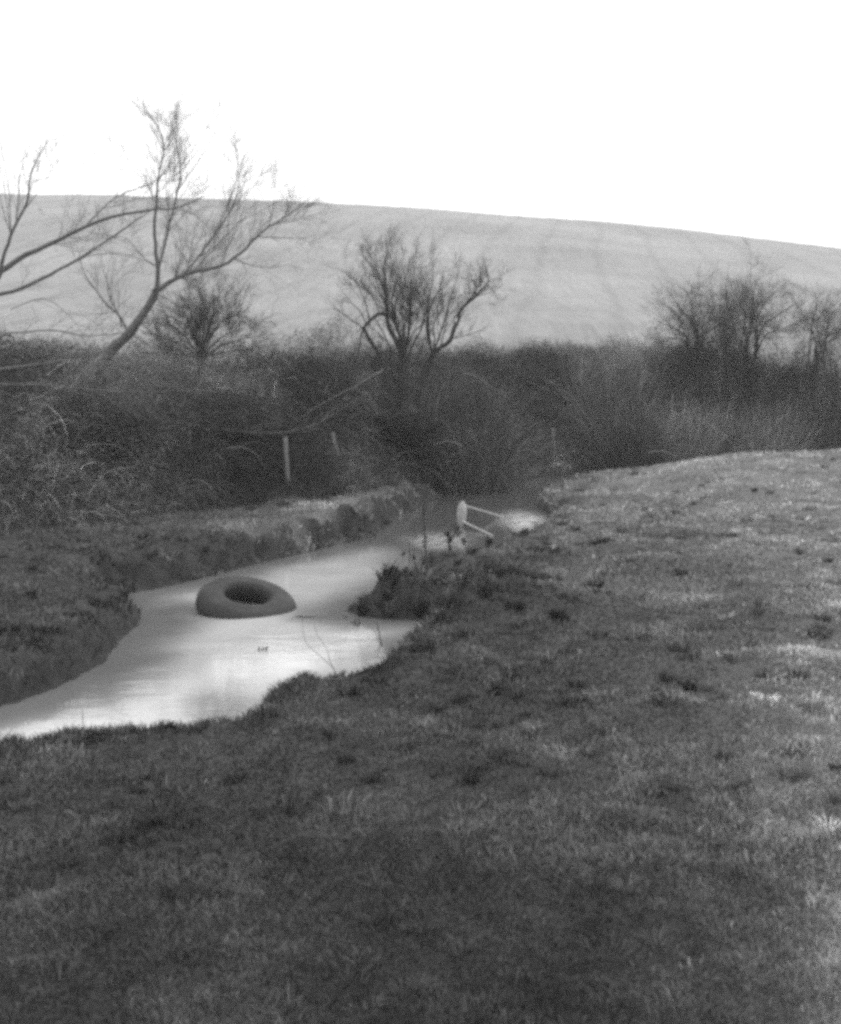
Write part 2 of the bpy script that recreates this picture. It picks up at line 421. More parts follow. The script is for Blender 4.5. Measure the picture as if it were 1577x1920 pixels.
la = rng.random(len(x)) * 2 * math.pi; ll = h * rng.uniform(.2, 1.2, len(x))
pale = sstep(x / np.maximum(y, 1) * 3.6 + .05 * y - .72 + 1.1 * sstep(-x, 0, 2) * sstep(y, 15.5, 18.5) + .5 * fbm(x * .5, y * .5, 62, 3), 0, 1.6)  # same flare veil put into the blade tone on the right
tone = rng.lognormal(0, .3, len(x)) * (.70 + 2.2 * pale) * np.clip(.95 + .8 * tus + .35 * tus2 + .5 * fbm(x * .7, y * .7, 73, 3), .25, 2.2)
tone = np.where(rng.random(len(x)) < .03, tone * 2.0, tone)
cols = [[q_] for q_ in (x, y, z, h, wd, np.cos(la) * ll, np.sin(la) * ll, tone)]
# tufts: clumps of longer blades splaying from one foot, thickest on the spit and along the lips
nt_ = 2600
r = np.exp(rng.uniform(math.log(2.2), math.log(34), nt_)); a = np.radians(rng.uniform(-25, 25, nt_)); tx, ty = r * np.sin(a), r * np.cos(a)
sx, sy = PG(770, 1125, .3); m2 = 260
tx = np.concatenate([tx, sx + rng.normal(0, .75, m2)]); ty = np.concatenate([ty, sy + rng.normal(0, .6, m2)])
tz, ts, tt_, _w = land(tx, ty)
kp = (ts > .06) & (tt_ < .3) & ((rng.random(len(tx)) < .30) | (ts < .5) | (np.hypot(tx - sx, ty - sy) < 1.6)); tx, ty, ts = tx[kp], ty[kp], ts[kp]
nb = 46; m3 = len(tx); near_ = np.clip(np.hypot(tx, ty) / 8, .42, 1); tr_ = rng.uniform(.03, .11, m3); th_ = rng.uniform(.035, .11, m3) * near_ * np.where(np.hypot(tx - sx, ty - sy) < 1.5, 1.5, 1); tt2 = rng.lognormal(-.15, .6, m3)
a = rng.random((m3, nb)) * 2 * math.pi; q = np.sqrt(rng.random((m3, nb)))
bx = (tx[:, None] + tr_[:, None] * q * np.cos(a)).ravel(); by = (ty[:, None] + tr_[:, None] * q * np.sin(a)).ravel()
bz = land(bx, by)[0]; bh = (th_[:, None] * rng.uniform(.5, 1.3, (m3, nb))).ravel(); rr_ = np.hypot(bx, by)
bl = bh * (q.ravel() * 1.1 + .15); bt = (tt2[:, None] * rng.lognormal(0, .3, (m3, nb))).ravel()
pl = sstep(bx / np.maximum(by, 1) * 4.0 + .05 * by - .95, 0, 1.6)  # tufts carry the flare veil in their tone too
for c_, v_ in zip(cols, (bx, by, bz, bh, np.clip(.0011 * rr_, .003, .014), np.cos(a).ravel() * bl, np.sin(a).ravel() * bl, bt * (.6 + 1.3 * pl))): c_.append(v_)
cols = [np.concatenate(c_) for c_ in cols]
V, Fq, at = blades(*cols, rng)
grass = mesh_np('grass', V, Fq, M_GRASS, attrs=dict(tone=at))
tag(grass, 'short tussocky winter grass covering both stream banks', 'grass', kind='stuff')

# long dead grass at the foot of the scrub and down the far bank
n = 60000
x = rng.uniform(-12, 16, n); tt = rng.normal(.25, .4, n); y = np.interp(x, HX, HY) + tt / .72
z, s, t, w_ = land(x, y); cl = fbm(x * .9, y * .9, 81, 3)
keep = (s > .03) & (rng.random(n) < .25 + .8 * np.clip(cl, 0, 1)); x, y, z = x[keep], y[keep], z[keep]; m_ = len(x)
h = rng.uniform(.10, .42, m_); la = rng.normal(-1.4, 1.1, m_); ll = h * rng.uniform(.1, .9, m_)
V, Fq, at = blades(x, y, z, h, rng.uniform(.004, .010, m_), np.cos(la) * ll, np.sin(la) * ll, rng.lognormal(-.9, .5, m_), rng)
dg = mesh_np('dead_grass', V, Fq, M_DRY, attrs=dict(tone=at))
tag(dg, 'long dead grass hanging along the foot of the hedge bank', 'grass', kind='stuff')

# ---------------------------------------------------------------- scrub
def ribbons(P0, D0, L, droop, wid, rng, seg=6):
    n = len(P0); D = D0 / np.linalg.norm(D0, axis=1)[:, None]; pts = [P0]
    for k in range(seg):
        D = D + rng.normal(0, .13, (n, 3)); D[:, 2] -= droop * (k + 1) / seg
        D /= np.linalg.norm(D, axis=1)[:, None]; pts.append(pts[-1] + D * (L / seg)[:, None])
    pts = np.stack(pts, 1); side = rng.normal(0, 1, (n, 3)); side[:, 1] *= .3
    side /= np.linalg.norm(side, axis=1)[:, None]
    wk = np.linspace(1, .4, seg + 1)[None, :, None] * wid[:, None, None] * .5
    V = np.stack([pts - side[:, None, :] * wk, pts + side[:, None, :] * wk], 2).reshape(-1, 3)
    b = np.arange(n)[:, None, None] * (seg + 1) * 2 + np.arange(seg)[None, :, None] * 2
    return V, (b + np.array([0, 1, 3, 2])[None, None, :]).reshape(-1, 4), pts
def flecks(P, size, rng):
    n = len(P); A = rng.normal(0, 1, (n, 3)); A /= np.linalg.norm(A, axis=1)[:, None]
    B = np.cross(A, rng.normal(0, 1, (n, 3))); B /= np.linalg.norm(B, axis=1)[:, None]
    A = A * size[:, None]; B = B * size[:, None] * .6
    V = np.stack([P - A, P - B, P + A, P + B], 1).reshape(-1, 3)
    return V, np.arange(n)[:, None] * 4 + np.arange(4)[None, :]

def clumps(x, y, size=1.7, seed=5):
    """scattered bramble clumps: dome height 0..1 of the clump over (x, y) and two random numbers belonging to it"""
    gx, gy = x / size, y / (size * .85); ix, iy = np.floor(gx), np.floor(gy)
    best = np.full(x.shape, 9.); h = np.zeros(x.shape); r1 = h.copy(); r2 = h.copy()
    for dx in (-1, 0, 1):
        for dy in (-1, 0, 1):
            cx, cy = ix + dx, iy + dy
            px, py = cx + _hash(cx, cy, seed), cy + _hash(cx, cy, seed + 1)
            d = np.hypot(gx - px, gy - py) / (.62 + .45 * _hash(cx, cy, seed + 2)); k = d < best
            best = np.where(k, d, best); r1 = np.where(k, _hash(cx, cy, seed + 3), r1); r2 = np.where(k, _hash(cx, cy, seed + 4), r2)
    return np.sqrt(np.clip(1 - best ** 2, 0, 1)), r1, r2
def scrub_tone(x, y):
    """tone factor: darker in the middle, paler at both ends, random per clump"""
    _, a, b = clumps(x, y)
    return (.62 + .8 * sstep(-x, 2.5, 7) + 1.1 * sstep(x, 3.5, 8)) * 2.0 ** (2.6 * (b - .45))
POSTS = []
POST_D = next(d_ for d_ in np.arange(28, 45, .05) if hedge_t((1042 - CU) / F * d_, d_) > .12)
for (u, v) in ((539, 907), (630, 840), (355, 844)):
    d_ = hit(u, v); POSTS.append(((u - CU) / F * d_, d_))
POSTS.append(((1042 - CU) / F * POST_D, POST_D))
def canopy(x, y, t):
    """height of the bramble scrub over the ground"""
    dm, a, b = clumps(x + .3 * fbm(x * 2, y * 2, 97, 2), y)
    c = .25 + (.55 + 1.25 * a) * dm + .22 * fbm(x * 2.6, y * 2.6, 92, 3) + .62 * fbm(x * .33, y * .33, 91, 2)
    c = (c - .12) * (1 - .40 * sstep(-x, 1.5, 5) * sstep(t, 1, 4))
    c = c * (1 - .62 * np.exp(-(((x + .2) / 1.3) ** 2 + ((y - 27.6) / 2.2) ** 2) ** 2))
    for px, py in POSTS: c = c * (1 - .93 * np.exp(-(((x - px) / .35) ** 2 + ((y - py + .5) / .9) ** 2) ** 2))
    return np.clip(c, .12, 2.2) * sstep(t, -.35, .5) * (1 - sstep(t + .8 * fbm(x * .5, y * .5, 93, 2), 6, 9.5))
def scrub_points(n, rng, jx=(-22, 30), tmax=9.0):
    x = rng.uniform(jx[0], jx[1], n); t0 = -.4 + (tmax + .4) * rng.random(n) ** 1.5; y = np.interp(x, HX, HY) + t0 / .72
    k = np.abs(x / y) < .52; x, y = x[k], y[k]
    z, s, t, w = land(x, y); k = s > .12
    return x[k], y[k], z[k], t[k]
rng = np.random.default_rng(21)
x, y, z, t = scrub_points(800000, rng)
c = np.maximum(canopy(x, y, t), .12 * sstep(t, -.3, .3) * (t < 8)); k = c > .06; x, y, z, t, c = [q_[k] for q_ in (x, y, z, t, c)]
zz = z + c * (1 - .65 * rng.random(len(x)) ** 1.6) + rng.normal(0, .05, len(x))
V1, F1 = flecks(np.stack([x, y, zz], 1), rng.uniform(.010, .032, len(x)), rng)
tn1 = np.repeat(rng.lognormal(-.1, .45, len(x)) * (1.0) * scrub_tone(x, y), 4)
sc = mesh_np('scrub_foliage', V1, F1, M_LEAF, attrs=dict(tone=tn1))
tag(sc, 'dark tangled bramble scrub covering the bank behind the stream', 'undergrowth', kind='stuff')
x, y, z, t = scrub_points(170000, rng)
c = np.maximum(canopy(x, y, t), .12 * sstep(t, -.3, .3) * (t < 8)); k = c > .06; x, y, z, t, c = [q_[k] for q_ in (x, y, z, t, c)]
n = len(x); P0 = np.stack([x, y, z + c * rng.uniform(.1, .8, n)], 1)
top = sstep(t, 3.5, 6) * (rng.random(n) < .5)
D0 = np.stack([rng.normal(0, 1, n) * (1 - .5 * top), rng.normal(-.25, .7, n) * (1 - .5 * top), rng.uniform(.25, 1.6, n) + 1.2 * top], 1)
V, Fq, _ = ribbons(P0, D0, rng.uniform(.3, 1.2, n), .55, rng.uniform(.003, .009, n), rng)
cn_ = mesh_np('scrub_canes', V, Fq, M_CANE, attrs=dict(tone=np.repeat(rng.lognormal(-.4, .7, n) * scrub_tone(x, y) * np.where(rng.random(n) < .08, 2.0, 1), 14)))
tag(cn_, 'arching dry bramble canes tangled over the whole hedge bank', 'undergrowth', kind='stuff')

def bush(name, label, cat, u, v0, v1, hw, depth, d0, seed, leafn, canen, leafsize=.018, tone=1., canetone=1., upright=.6, group=None, tall=1.):
    """a single bush: canes and leaves through a lumpy dome standing at depth d0; v0 top row, v1 foot row, hw half width (px)"""
    rng = np.random.default_rng(seed); leafn = int(leafn * 1.8)
    cx = (u - CU) / F * d0; rx = hw / F * d0
    ztop = EYE - (v0 - HOR) / F * d0; zb = gz(cx, d0)
    zf = EYE - (v1 - HOR) / F * d0
    zb = min(zb, zf) if zb > ztop - .4 else zb
    H = ztop - zb; base = (cx, d0, zb)
    n = canen; th = rng.random(n) * 2 * math.pi; rr = np.sqrt(rng.random(n)) * .6
    bx, by = cx + rx * rr * np.cos(th), d0 + depth * rr * np.sin(th)
    P0 = np.stack([bx, by, land(bx, by)[0] * 0 + zb + .0 * bx], 1)
    D0 = np.stack([np.cos(th) * rr * 1.4 * rx / H, np.sin(th) * rr * 1.2 * depth / H, np.full(n, upright + .5)], 1) + rng.normal(0, .18, (n, 3))
    V, Fq, pts = ribbons(P0, D0, H * rng.uniform(.6, 1.25, n) * tall, (1 - upright) * .45, rng.uniform(.006, .016, n), rng, 7)
    o = mesh_np(name, V, Fq, M_CANE, attrs=dict(tone=np.repeat(rng.lognormal(-.4, .6, n) * canetone * (1.5 if cat == 'reeds' else 1), 16)), loc=base)
    tag(o, label, cat, group)
    if leafn:
        th = rng.random(leafn) * 2 * math.pi; cz = rng.random(leafn) ** .75; q = .70 + .30 * rng.random(leafn) ** .6
        rad = (1 - cz ** 3.2 * .98) ** .5
        lump = 1 + .28 * fbm(th * 1.6 + 7, cz * 3, seed, 3)
        P = np.stack([cx + rx * rad * q * lump * np.cos(th), d0 + depth * rad * q * lump * np.sin(th), zb + H * cz * q * lump], 1)
        V, Fq = flecks(P, rng.uniform(.5, 1.3, leafn) * leafsize * max(1, d0 / 26), rng)
        f = mesh_np('foliage', V, Fq, M_LEAF, o, attrs=dict(tone=np.repeat(rng.lognormal(-.1, .4, leafn) * tone, 4)), loc=base)
    return o

bush('bramble_bush', 'rounded bramble mound with arching canes right of the central tree', 'bush', 890, 695, 880, 85, 1.3, 29.5, 31, 14000, 900, tone=1.15, canetone=1.2, upright=.35)
bush('bramble_bush', 'low leafy bush at hedge top just left of the central tree', 'bush', 600, 665, 770, 75, 1.2, 26.5, 32, 9000, 500, tone=.9, group=None)
bush('bramble_bush', 'dark bushy hump on the hedge top between central tree and right thicket', 'bush', 1020, 655, 760, 65, 1.2, 39, 33, 9000, 500, tone=.6)
bush('ivy_thicket', 'big dark ivy mound under the right-hand bare trees', 'bush', 1335, 605, 800, 145, 2.2, 39.5, 34, 60000, 900, tone=.85, canetone=.7)
bush('rush_clump', 'dark rounded rush clump by the stream bend below the pale fence post', 'rushes', 1190, 790, 862, 55, .9, 35.5, 35, 3500, 1200, tone=.7, canetone=.9, upright=.9)
bush('rush_clump', 'pale dry reed stand at far right behind the grass bank', 'reeds', 1420, 765, 880, 90, 1.0, 38, 36, 1500, 2600, tone=1.3, canetone=1.9, upright=.95)
bush('rush_clump', 'pale dead grass clump in front of the ivy mound', 'reeds', 1290, 765, 870, 60, 1.0, 37.5, 37, 1500, 1900, tone=1.3, canetone=1.7, upright=.9)
bush('bramble_bush', 'grey twiggy bush filling the left foot of the hedge', 'bush', 190, 730, 945, 110, 1.2, 19.5, 38, 9000, 1800, tone=1.5, canetone=.75, upright=.6)
bush('bramble_bush', 'dark bramble bush behind the pale post left of centre', 'bush', 430, 740, 915, 90, 1.2, 22.6, 39, 9000, 1200, tone=1.0, canetone=1., upright=.5)
bush('hawthorn_scrub', 'dense black scrub at the foot of the central tree', 'bush', 735, 775, 895, 90, 1.3, 27.2, 40, 12000, 1500, tone=.5, canetone=.6, upright=.75)

# ---------------------------------------------------------------- trees
def tree(name, label, dist, limbs, seed, base, barkm, twigm, twig=dict(level=2, count=9, length=.9), sway=.8, side=5, minr=.0030, thin=.85, fat=.85):
    """limbs: (pixel path, start radius, end radius[, twig override]); depth wanders around `dist`"""
    rng = np.random.default_rng(seed)
    root = empty(name, base); tag(root, label, 'tree')
    tb, tw = Tubes(), Tubes()
    for L in limbs:
        px, ra, rb = L[0], L[1] * (fat if L[1] < .15 else 1), L[2] * fat; o = dict(twig); o.update(L[3] if len(L) > 3 else {})
        d0 = o.pop('d0', 0.0); d1 = o.pop('d1', None)
        if d1 is None: d1 = d0 + rng.uniform(-sway, sway)
        pts = [PX(u, v, dist + d0 + (d1 - d0) * i / (len(px) - 1)) for i, (u, v) in enumerate(px)]
        path = smooth_path(pts, .16, .006, rng)
        rad = np.linspace(ra, rb, len(path)) * (1 + rng.normal(0, .05, len(path)))
        (tb if ra >= .03 else tw).add(path, rad, 7 if ra > .03 else 4)
        o['count'] = max(3, int(o['count'] * thin))
        grow(tw, path, ra, rb, rng, minr=minr, **o)
    tb.build('trunk', barkm, root, base)
    tw.build('crown', twigm, root, base)
    return root

rg = random.Random(77)
bT = (PX(757, 760, 28)[0], 28, gz(PX(757, 760, 28)[0], 28))
zb = (757, 800)
sh = lambda u, v, k=None: None
limbs = [
    ([(757, 830), (757, 740), (755, 690), (753, 662)], .20, .15, dict(count=4, start=.5, length=.5)),
    ([(753, 664), (743, 640), (730, 616), (726, 589), (723, 537), (720, 500), (726, 470), (723, 440)], .08, .008, dict(count=14)),
    ([(727, 594), (719, 589), (709, 589), (694, 601), (681, 616)], .065, .05, dict(count=3, length=.5)),
    ([(745, 800), (732, 740), (719, 696), (712, 668), (697, 643), (682, 617)], .085, .06, dict(count=6, length=.7)),
    ([(681, 618), (677, 631), (673, 659), (665, 677), (671, 698), (682, 720)], .028, .012, dict(count=4, length=.35, up=-.2)),
    ([(681, 616), (660, 600), (640, 585), (624, 573)], .022, .006, dict(count=7, length=.6)),
    ([(686, 606), (676, 585), (660, 570), (640, 562)], .022, .006, dict(count=7, length=.6)),
    ([(694, 601), (688, 575), (682, 558), (672, 537), (660, 522), (642, 506)], .025, .006, dict(count=9, length=.7)),
    ([(712, 590), (703, 565), (690, 545), (668, 524)], .02, .006, dict(count=7, length=.6)),
    ([(724, 560), (712, 520), (700, 490), (682, 456)], .02, .006, dict(count=8, length=.6)),
    ([(756, 662), (762, 640), (767, 619), (770, 583), (770, 522), (771, 505)], .06, .008, dict(count=12)),
    ([(754, 662), (750, 640), (740, 600), (735, 560), (745, 525), (740, 500), (728, 470)], .045, .006, dict(count=10)),
    ([(754, 664), (757, 620), (752, 580), (757, 540), (765, 500), (780, 470)], .035, .006, dict(count=10)),
    ([(757, 666), (775, 625), (790, 610), (800, 600)], .03, .008, dict(count=7, length=.6)),
    ([(752, 670), (735, 655), (722, 630), (706, 600), (700, 580)], .03, .008, dict(count=7, length=.6)),
    ([(752, 680), (738, 670), (725, 640), (705, 622), (700, 610)], .025, .008, dict(count=6, length=.5)),
    ([(790, 830), (787, 745), (797, 698), (810, 667)], .13, .10, dict(count=4, start=.5, length=.5)),
    ([(810, 667), (826, 651), (843, 640), (852, 615), (861, 598), (864, 580), (889, 558), (900, 545), (913, 534), (916, 520), (910, 500), (904, 479)], .08, .008, dict(count=14, length=.6)),
    ([(889, 558), (893, 540), (890, 528), (880, 512)], .025, .006, dict(count=8, length=.6)),
    ([(864, 580), (880, 562), (896, 540), (906, 525)], .03, .012, dict(count=8, length=.6)),
    ([(845, 637), (862, 631), (889, 624), (902, 621)], .025, .006, dict(count=6, length=.5)),
    ([(913, 534), (925, 545), (938, 572)], .015, .005, dict(count=6, length=.45)),
    ([(811, 665), (806, 640), (803, 613), (803, 590), (795, 565), (788, 552), (773, 531)], .045, .007, dict(count=11, length=.8)),
    ([(812, 662), (815, 635), (813, 610), (822, 590), (830, 570)], .03, .006, dict(count=8, length=.7)),
    ([(826, 651), (832, 625), (838, 600), (850, 580)], .025, .006, dict(count=7, length=.6)),
    ([(785, 740), (783, 700), (782, 660), (788, 630)], .03, .008, dict(count=7, length=.6)),
    ([(760, 690), (772, 650), (790, 615), (805, 560), (812, 510), (808, 480)], .04, .006, dict(count=11, length=.8)),
    ([(808, 668), (828, 620), (842, 570), (856, 525), (862, 495)], .035, .006, dict(count=11, length=.8)),
    ([(812, 662), (800, 625), (806, 580), (826, 535), (835, 500)], .03, .006, dict(count=10, length=.8)),
    ([(880, 562), (905, 552), (930, 545), (945, 530)], .016, .005, dict(count=7, length=.6)),
    ([(757, 668), (742, 610), (712, 545), (695, 500), (668, 470)], .035, .006, dict(count=11, length=.8)),
]
for k in range(11):
    eu = 645 + k * 16.5 + rg.uniform(-6, 6); ev = 452 + abs(k - 4.8) * 14 + rg.uniform(-18, 18); f = (rg.choice((750, 755, 760)), rg.uniform(640, 680))
    limbs.append(([f, (f[0] + (eu - f[0]) * .22, f[1] - (f[1] - ev) * .35), (f[0] + (eu - f[0]) * .58, f[1] - (f[1] - ev) * .72), (eu, ev)], rg.uniform(.011, .018), .003, dict(count=9, length=.7)))
tree('bare_tree', 'bare many-stemmed tree with bent broken limb in the middle of the hedge', 28, limbs, 101, bT, M_BARK, M_TWIG)

# leaning tree on the left
D = 21.5
bL = (PX(120, 800, D)[0], D, gz(PX(120, 800, D)[0], D))
limbs = [
    ([(95, 850), (130, 770), (170, 710), (204, 660), (228, 637), (250, 615), (279, 572), (293, 544)], .17, .10, dict(count=5, start=.4, length=.9)),
    ([(293, 546), (296, 510), (295, 490), (289, 441), (291, 410), (293, 384), (295, 341), (307, 285), (300, 245), (280, 215), (265, 189)], .07, .006, dict(count=18, length=1.1)),
    ([(295, 508), (311, 451), (325, 391), (334, 356), (339, 313), (332, 270), (334, 190)], .05, .006, dict(count=16, length=1.1)),
    ([(334, 356), (352, 330), (370, 305), (392, 272)], .02, .005, dict(count=7, length=.8)),
    ([(293, 546), (315, 532), (336, 519), (362, 510), (389, 505), (415, 497), (439, 485), (460, 466), (481, 444), (505, 425), (527, 412), (550, 394), (573, 380)], .075, .010, dict(count=20, length=1.0)),
    ([(340, 517), (371, 483), (392, 455), (411, 428), (428, 402), (440, 378), (446, 356), (450, 320), (458, 290)], .04, .006, dict(count=16, length=1.0)),
    ([(307, 285), (330, 250), (352, 215), (362, 180)], .012, .004, dict(count=9, length=.8)),
    ([(339, 313), (365, 275), (392, 235), (405, 195)], .012, .004, dict(count=9, length=.8)),
    ([(400, 440), (425, 390), (445, 330), (440, 250), (452, 200)], .016, .004, dict(count=12, length=.8)),
    ([(428, 402), (455, 350), (480, 325), (500, 310)], .012, .004, dict(count=8, length=.7)),
    ([(293, 384), (270, 330), (240, 300), (225, 270)], .012, .004, dict(count=9, length=.8)),
    ([(439, 485), (470, 497), (506, 502), (540, 498), (570, 505)], .02, .005, dict(count=8, length=.7, up=.1)),
    ([(481, 444), (520, 445), (560, 446), (600, 440)], .018, .005, dict(count=8, length=.7, up=.1)),
    ([(240, 622), (232, 605), (218, 585), (201, 572), (172, 533), (155, 505), (148, 470)], .04, .010, dict(count=10, length=.9)),
    ([(228, 612), (222, 590), (208, 565), (202, 545), (200, 515)], .03, .008, dict(count=8, length=.8)),
    ([(295, 500), (280, 492), (262, 475), (235, 446), (211, 442), (170, 434)], .02, .006, dict(count=8, length=.8)),
    ([(325, 391), (360, 400), (390, 425), (420, 440)], .018, .005, dict(count=7, length=.7, up=.1)),
    ([(345, 520), (358, 550), (362, 575), (363, 600)], .018, .005, dict(count=5, length=.5, up=0)),
]
tree('bare_tree', 'large grey tree leaning right over the left hedge with long spreading boughs', D, limbs, 102, bL, M_BARKL, M_TWIGL, dict(level=2, count=9, length=1.25, start=.12), sway=1.4, minr=.0019, thin=.8, fat=.68)

# its neighbour, rooted beyond the left edge, reaching boughs across
D = 17.5
bx = PX(-70, 800, D)[0]; bO = (bx, D, gz(bx, D))
limbs = [
    ([(-90, 900), (-80, 780), (-60, 650), (-30, 560), (0, 510)], .2, .11, dict(count=5, start=.4, length=.9)),
    ([(0, 510), (50, 478), (108, 451), (140, 435), (165, 423), (210, 406), (257, 398), (295, 392), (325, 391), (355, 380), (384, 366)], .085, .012, dict(count=14, length=.75)),
    ([(160, 425), (180, 402), (204, 380), (235, 360), (272, 348), (300, 332), (325, 313)], .035, .007, dict(count=12, length=.8)),
    ([(-30, 560), (40, 540), (108, 508), (151, 483), (211, 444), (240, 424), (268, 405), (300, 385)], .07, .010, dict(count=12, length=.75)),
    ([(140, 490), (180, 477), (230, 475), (275, 490), (300, 510)], .015, .005, dict(count=6, length=.6, up=.1)),
    ([(-60, 650), (20, 625), (108, 620), (150, 628), (190, 629), (240, 622)], .04, .012, dict(count=9, length=.8, up=.1)),
    ([(-70, 700), (20, 690), (110, 676), (180, 678), (250, 682), (300, 665), (360, 660)], .035, .006, dict(count=12, length=.9, up=.05)),
    ([(-70, 720), (20, 720), (110, 724), (200, 732), (280, 735), (350, 730), (420, 735)], .02, .005, dict(count=12, length=.8, up=-.05)),
    ([(0, 510), (20, 440), (50, 380), (60, 320), (90, 260)], .06, .008, dict(count=14, length=1.0)),
    ([(108, 451), (118, 430), (112, 412), (100, 400)], .015, .006, dict(count=5, length=.5)),
    ([(60, 340), (100, 330), (140, 322), (168, 300)], .018, .005, dict(count=7, length=.6)),
    ([(20, 580), (80, 560), (130, 590), (160, 640)], .02, .006, dict(count=8, length=.7, up=.1)),
]
tree('bare_tree', 'thick bare boughs reaching in from a tree at the left edge', D, limbs, 103, bO, M_BARKL, M_TWIGL, dict(level=2, count=8, length=.8), sway=1.0, minr=.0022, thin=.7, fat=.55)

# small dense thorn, left of centre
D = 26
bx = PX(375, 740, D)[0]; bS = (bx, D, gz(bx, D))
rg = random.Random(5)
limbs = [([(373, 790), (372, 720), (376, 680), (378, 668)], .12, .09, dict(count=5, length=.6))]
for (eu, ev) in ((300, 600), (262, 620), (320, 560), (345, 540), (372, 530), (400, 535), (430, 545), (455, 570), (480, 600), (500, 625), (290, 650), (480, 655), (250, 660), (410, 580), (350, 590)):
    mu = 376 + (eu - 376) * .35; mv = 668 + (ev - 668) * .5
    limbs.append(([(377, 672), (mu, mv), (376 + (eu - 376) * .7 + rg.uniform(-6, 6), 668 + (ev - 668) * .8), (eu, ev)], .035, .006, dict(count=12, length=.75)))
tree('thorn_tree', 'small dense thorn tree with round twiggy head on the hedge', D, limbs, 104, bS, M_BARK, M_TWIG, dict(level=2, count=10, length=.7, up=.15), sway=1.5)

# right-hand group
bush('bramble_bush', 'grey bramble bank filling the dip left of the ivy mound', 'bush', 1150, 668, 800, 70, 1.6, 37, 41, 12000, 1200, tone=1.3, canetone=1.6, upright=.5)
bush('ivy_thicket', 'lower ivy mound under the thorn tree beyond the right edge', 'bush', 1520, 640, 800, 75, 1.8, 39, 42, 22000, 700, tone=.8)
def fan_tree(name, label, D, bu, bv, fork, ends, seed, r=.1, cnt=12, length=.8):
    bx = PX(bu, bv, D)[0]; b = (bx, D, gz(bx, D)); rg = random.Random(seed)
    limbs = [([(bu, bv + 90), (bu, bv + 40), fork], r, r * .8, dict(count=3, length=.5))]
    for (eu, ev) in ends:
        du, dv = eu - fork[0], ev - fork[1]
        fk = (fork[0] + rg.uniform(-16, 16) + du * .12, fork[1] + rg.uniform(4, 34)); limbs.append(([fk, (fork[0] + du * .3 + rg.uniform(-8, 8), fork[1] + dv * .35), (fork[0] + du * .6 + rg.uniform(-10, 10), fork[1] + dv * .68 + rg.uniform(-5, 5)), (eu, ev)], r * rg.uniform(.28, .5), .005, dict(count=cnt, length=length)))
    return tree(name, label, D, limbs, seed, b, M_BARK, M_TWIG, dict(level=2, count=cnt, length=length, up=.12, spread=1.0, wander=.13), sway=2.2, thin=.9)
fan_tree('thorn_tree', 'left of the right-hand thorn trees, head spreading toward the field', 38, 1312, 660, (1306, 640), [(1275, 531), (1225, 560), (1228, 600), (1250, 540), (1302, 530), (1325, 545), (1225, 630), (1340, 570), (1262, 580), (1290, 590)], 105, cnt=11, length=.95)
fan_tree('thorn_tree', 'middle thorn tree standing up out of the ivy mound', 40, 1362, 660, (1362, 645), [(1355, 520), (1335, 545), (1368, 490), (1385, 530), (1395, 560), (1340, 590), (1362, 540)], 106, r=.09, length=1.0, cnt=10)
fan_tree('thorn_tree', 'tallest of the right-hand thorn trees, leaning over the right edge', 39, 1400, 665, (1400, 642), [(1408, 470), (1430, 500), (1469, 530), (1470, 580), (1400, 540), (1510, 560), (1450, 610), (1500, 600), (1385, 560), (1425, 560)], 107, r=.10, length=1.1, cnt=11)
fan_tree('thorn_tree', 'grey thorn tree beyond the right edge of the hedge', 37, 1530, 680, (1530, 655), [(1490, 560), (1520, 530), (1560, 540), (1590, 560), (1575, 600), (1495, 600), (1600, 620)], 108, r=.10, length=1.0)

# long whippy boughs trailing over the left hedge, and fallen bough by the central tree
def bough(name, label, px, D, r, seed, m, cnt=9, length=.6, d1=None):
    rng = np.random.default_rng(seed); tb = Tubes()
    d1 = D if d1 is None else d1
    pts = [PX(u, v, D + (d1 - D) * i / (len(px) - 1)) for i, (u, v) in enumerate(px)]
    loc = pts[0]; path = smooth_path(pts, .14, .006, rng)
    tb.add(path, np.linspace(r, r * .35, len(path)), 6)
    grow(tb, path, r, r * .35, rng, 1, cnt, length, .5, .1, .14, .1, .004)
    return tag(tb.build(name, m, None, loc), label, 'branch')
M_CANE_ = mat("pale_branch_bark", b_simple(.09, .2, 6, .85))
bough('fallen_branch', 'pale fallen bough slanting left from the foot of the central tree', [(718, 693), (697, 706), (680, 716), (655, 730), (620, 748), (585, 768), (560, 785)], 25.2, .016, 201, M_CANE_, 6, .5, d1=23.5)
bough('fallen_branch', 'longest pale whippy branch drooping across the left half of the hedge', [(420, 805), (470, 811), (520, 812), (580, 800), (620, 780), (655, 757), (690, 735)], 21.2, .009, 202, M_CANE_, 7, .5, d1=23.5)
bough('fallen_branch', 'pale arching bramble cane over the bramble mound right of centre', [(868, 700), (885, 703), (905, 712), (925, 728), (945, 740), (962, 755)], 28.0, .02, 203, M_CANE_, 5, .4)
bough('fallen_branch', 'pale twig hanging in front of the ivy mound', [(1232, 622), (1236, 640), (1228, 652), (1219, 660), (1218, 668), (1223, 677)], 36.5, .012, 204, M_CANE_, 2, .2)
bough('fallen_branch', 'thin pale branch drooping low at the left edge', [(90, 722), (140, 728), (220, 735), (262, 730), (300, 722), (350, 735), (390, 738)], 18.6, .010, 205, M_CANE_, 8, .6)
bough('fallen_branch', 'pale dead stick leaning in the scrub under the central tree right stem', [(824, 742), (820, 755), (818, 772), (821, 790)], 27.5, .016, 206, M_CANE_, 2, .2)
bough('fallen_branch', 'pale bent dead branch lying on the far end of the right bank', [(1215, 848), (1240, 846), (1258, 852), (1275, 860), (1292, 868)], 33, .02, 207, M_CANE_, 8, .5)

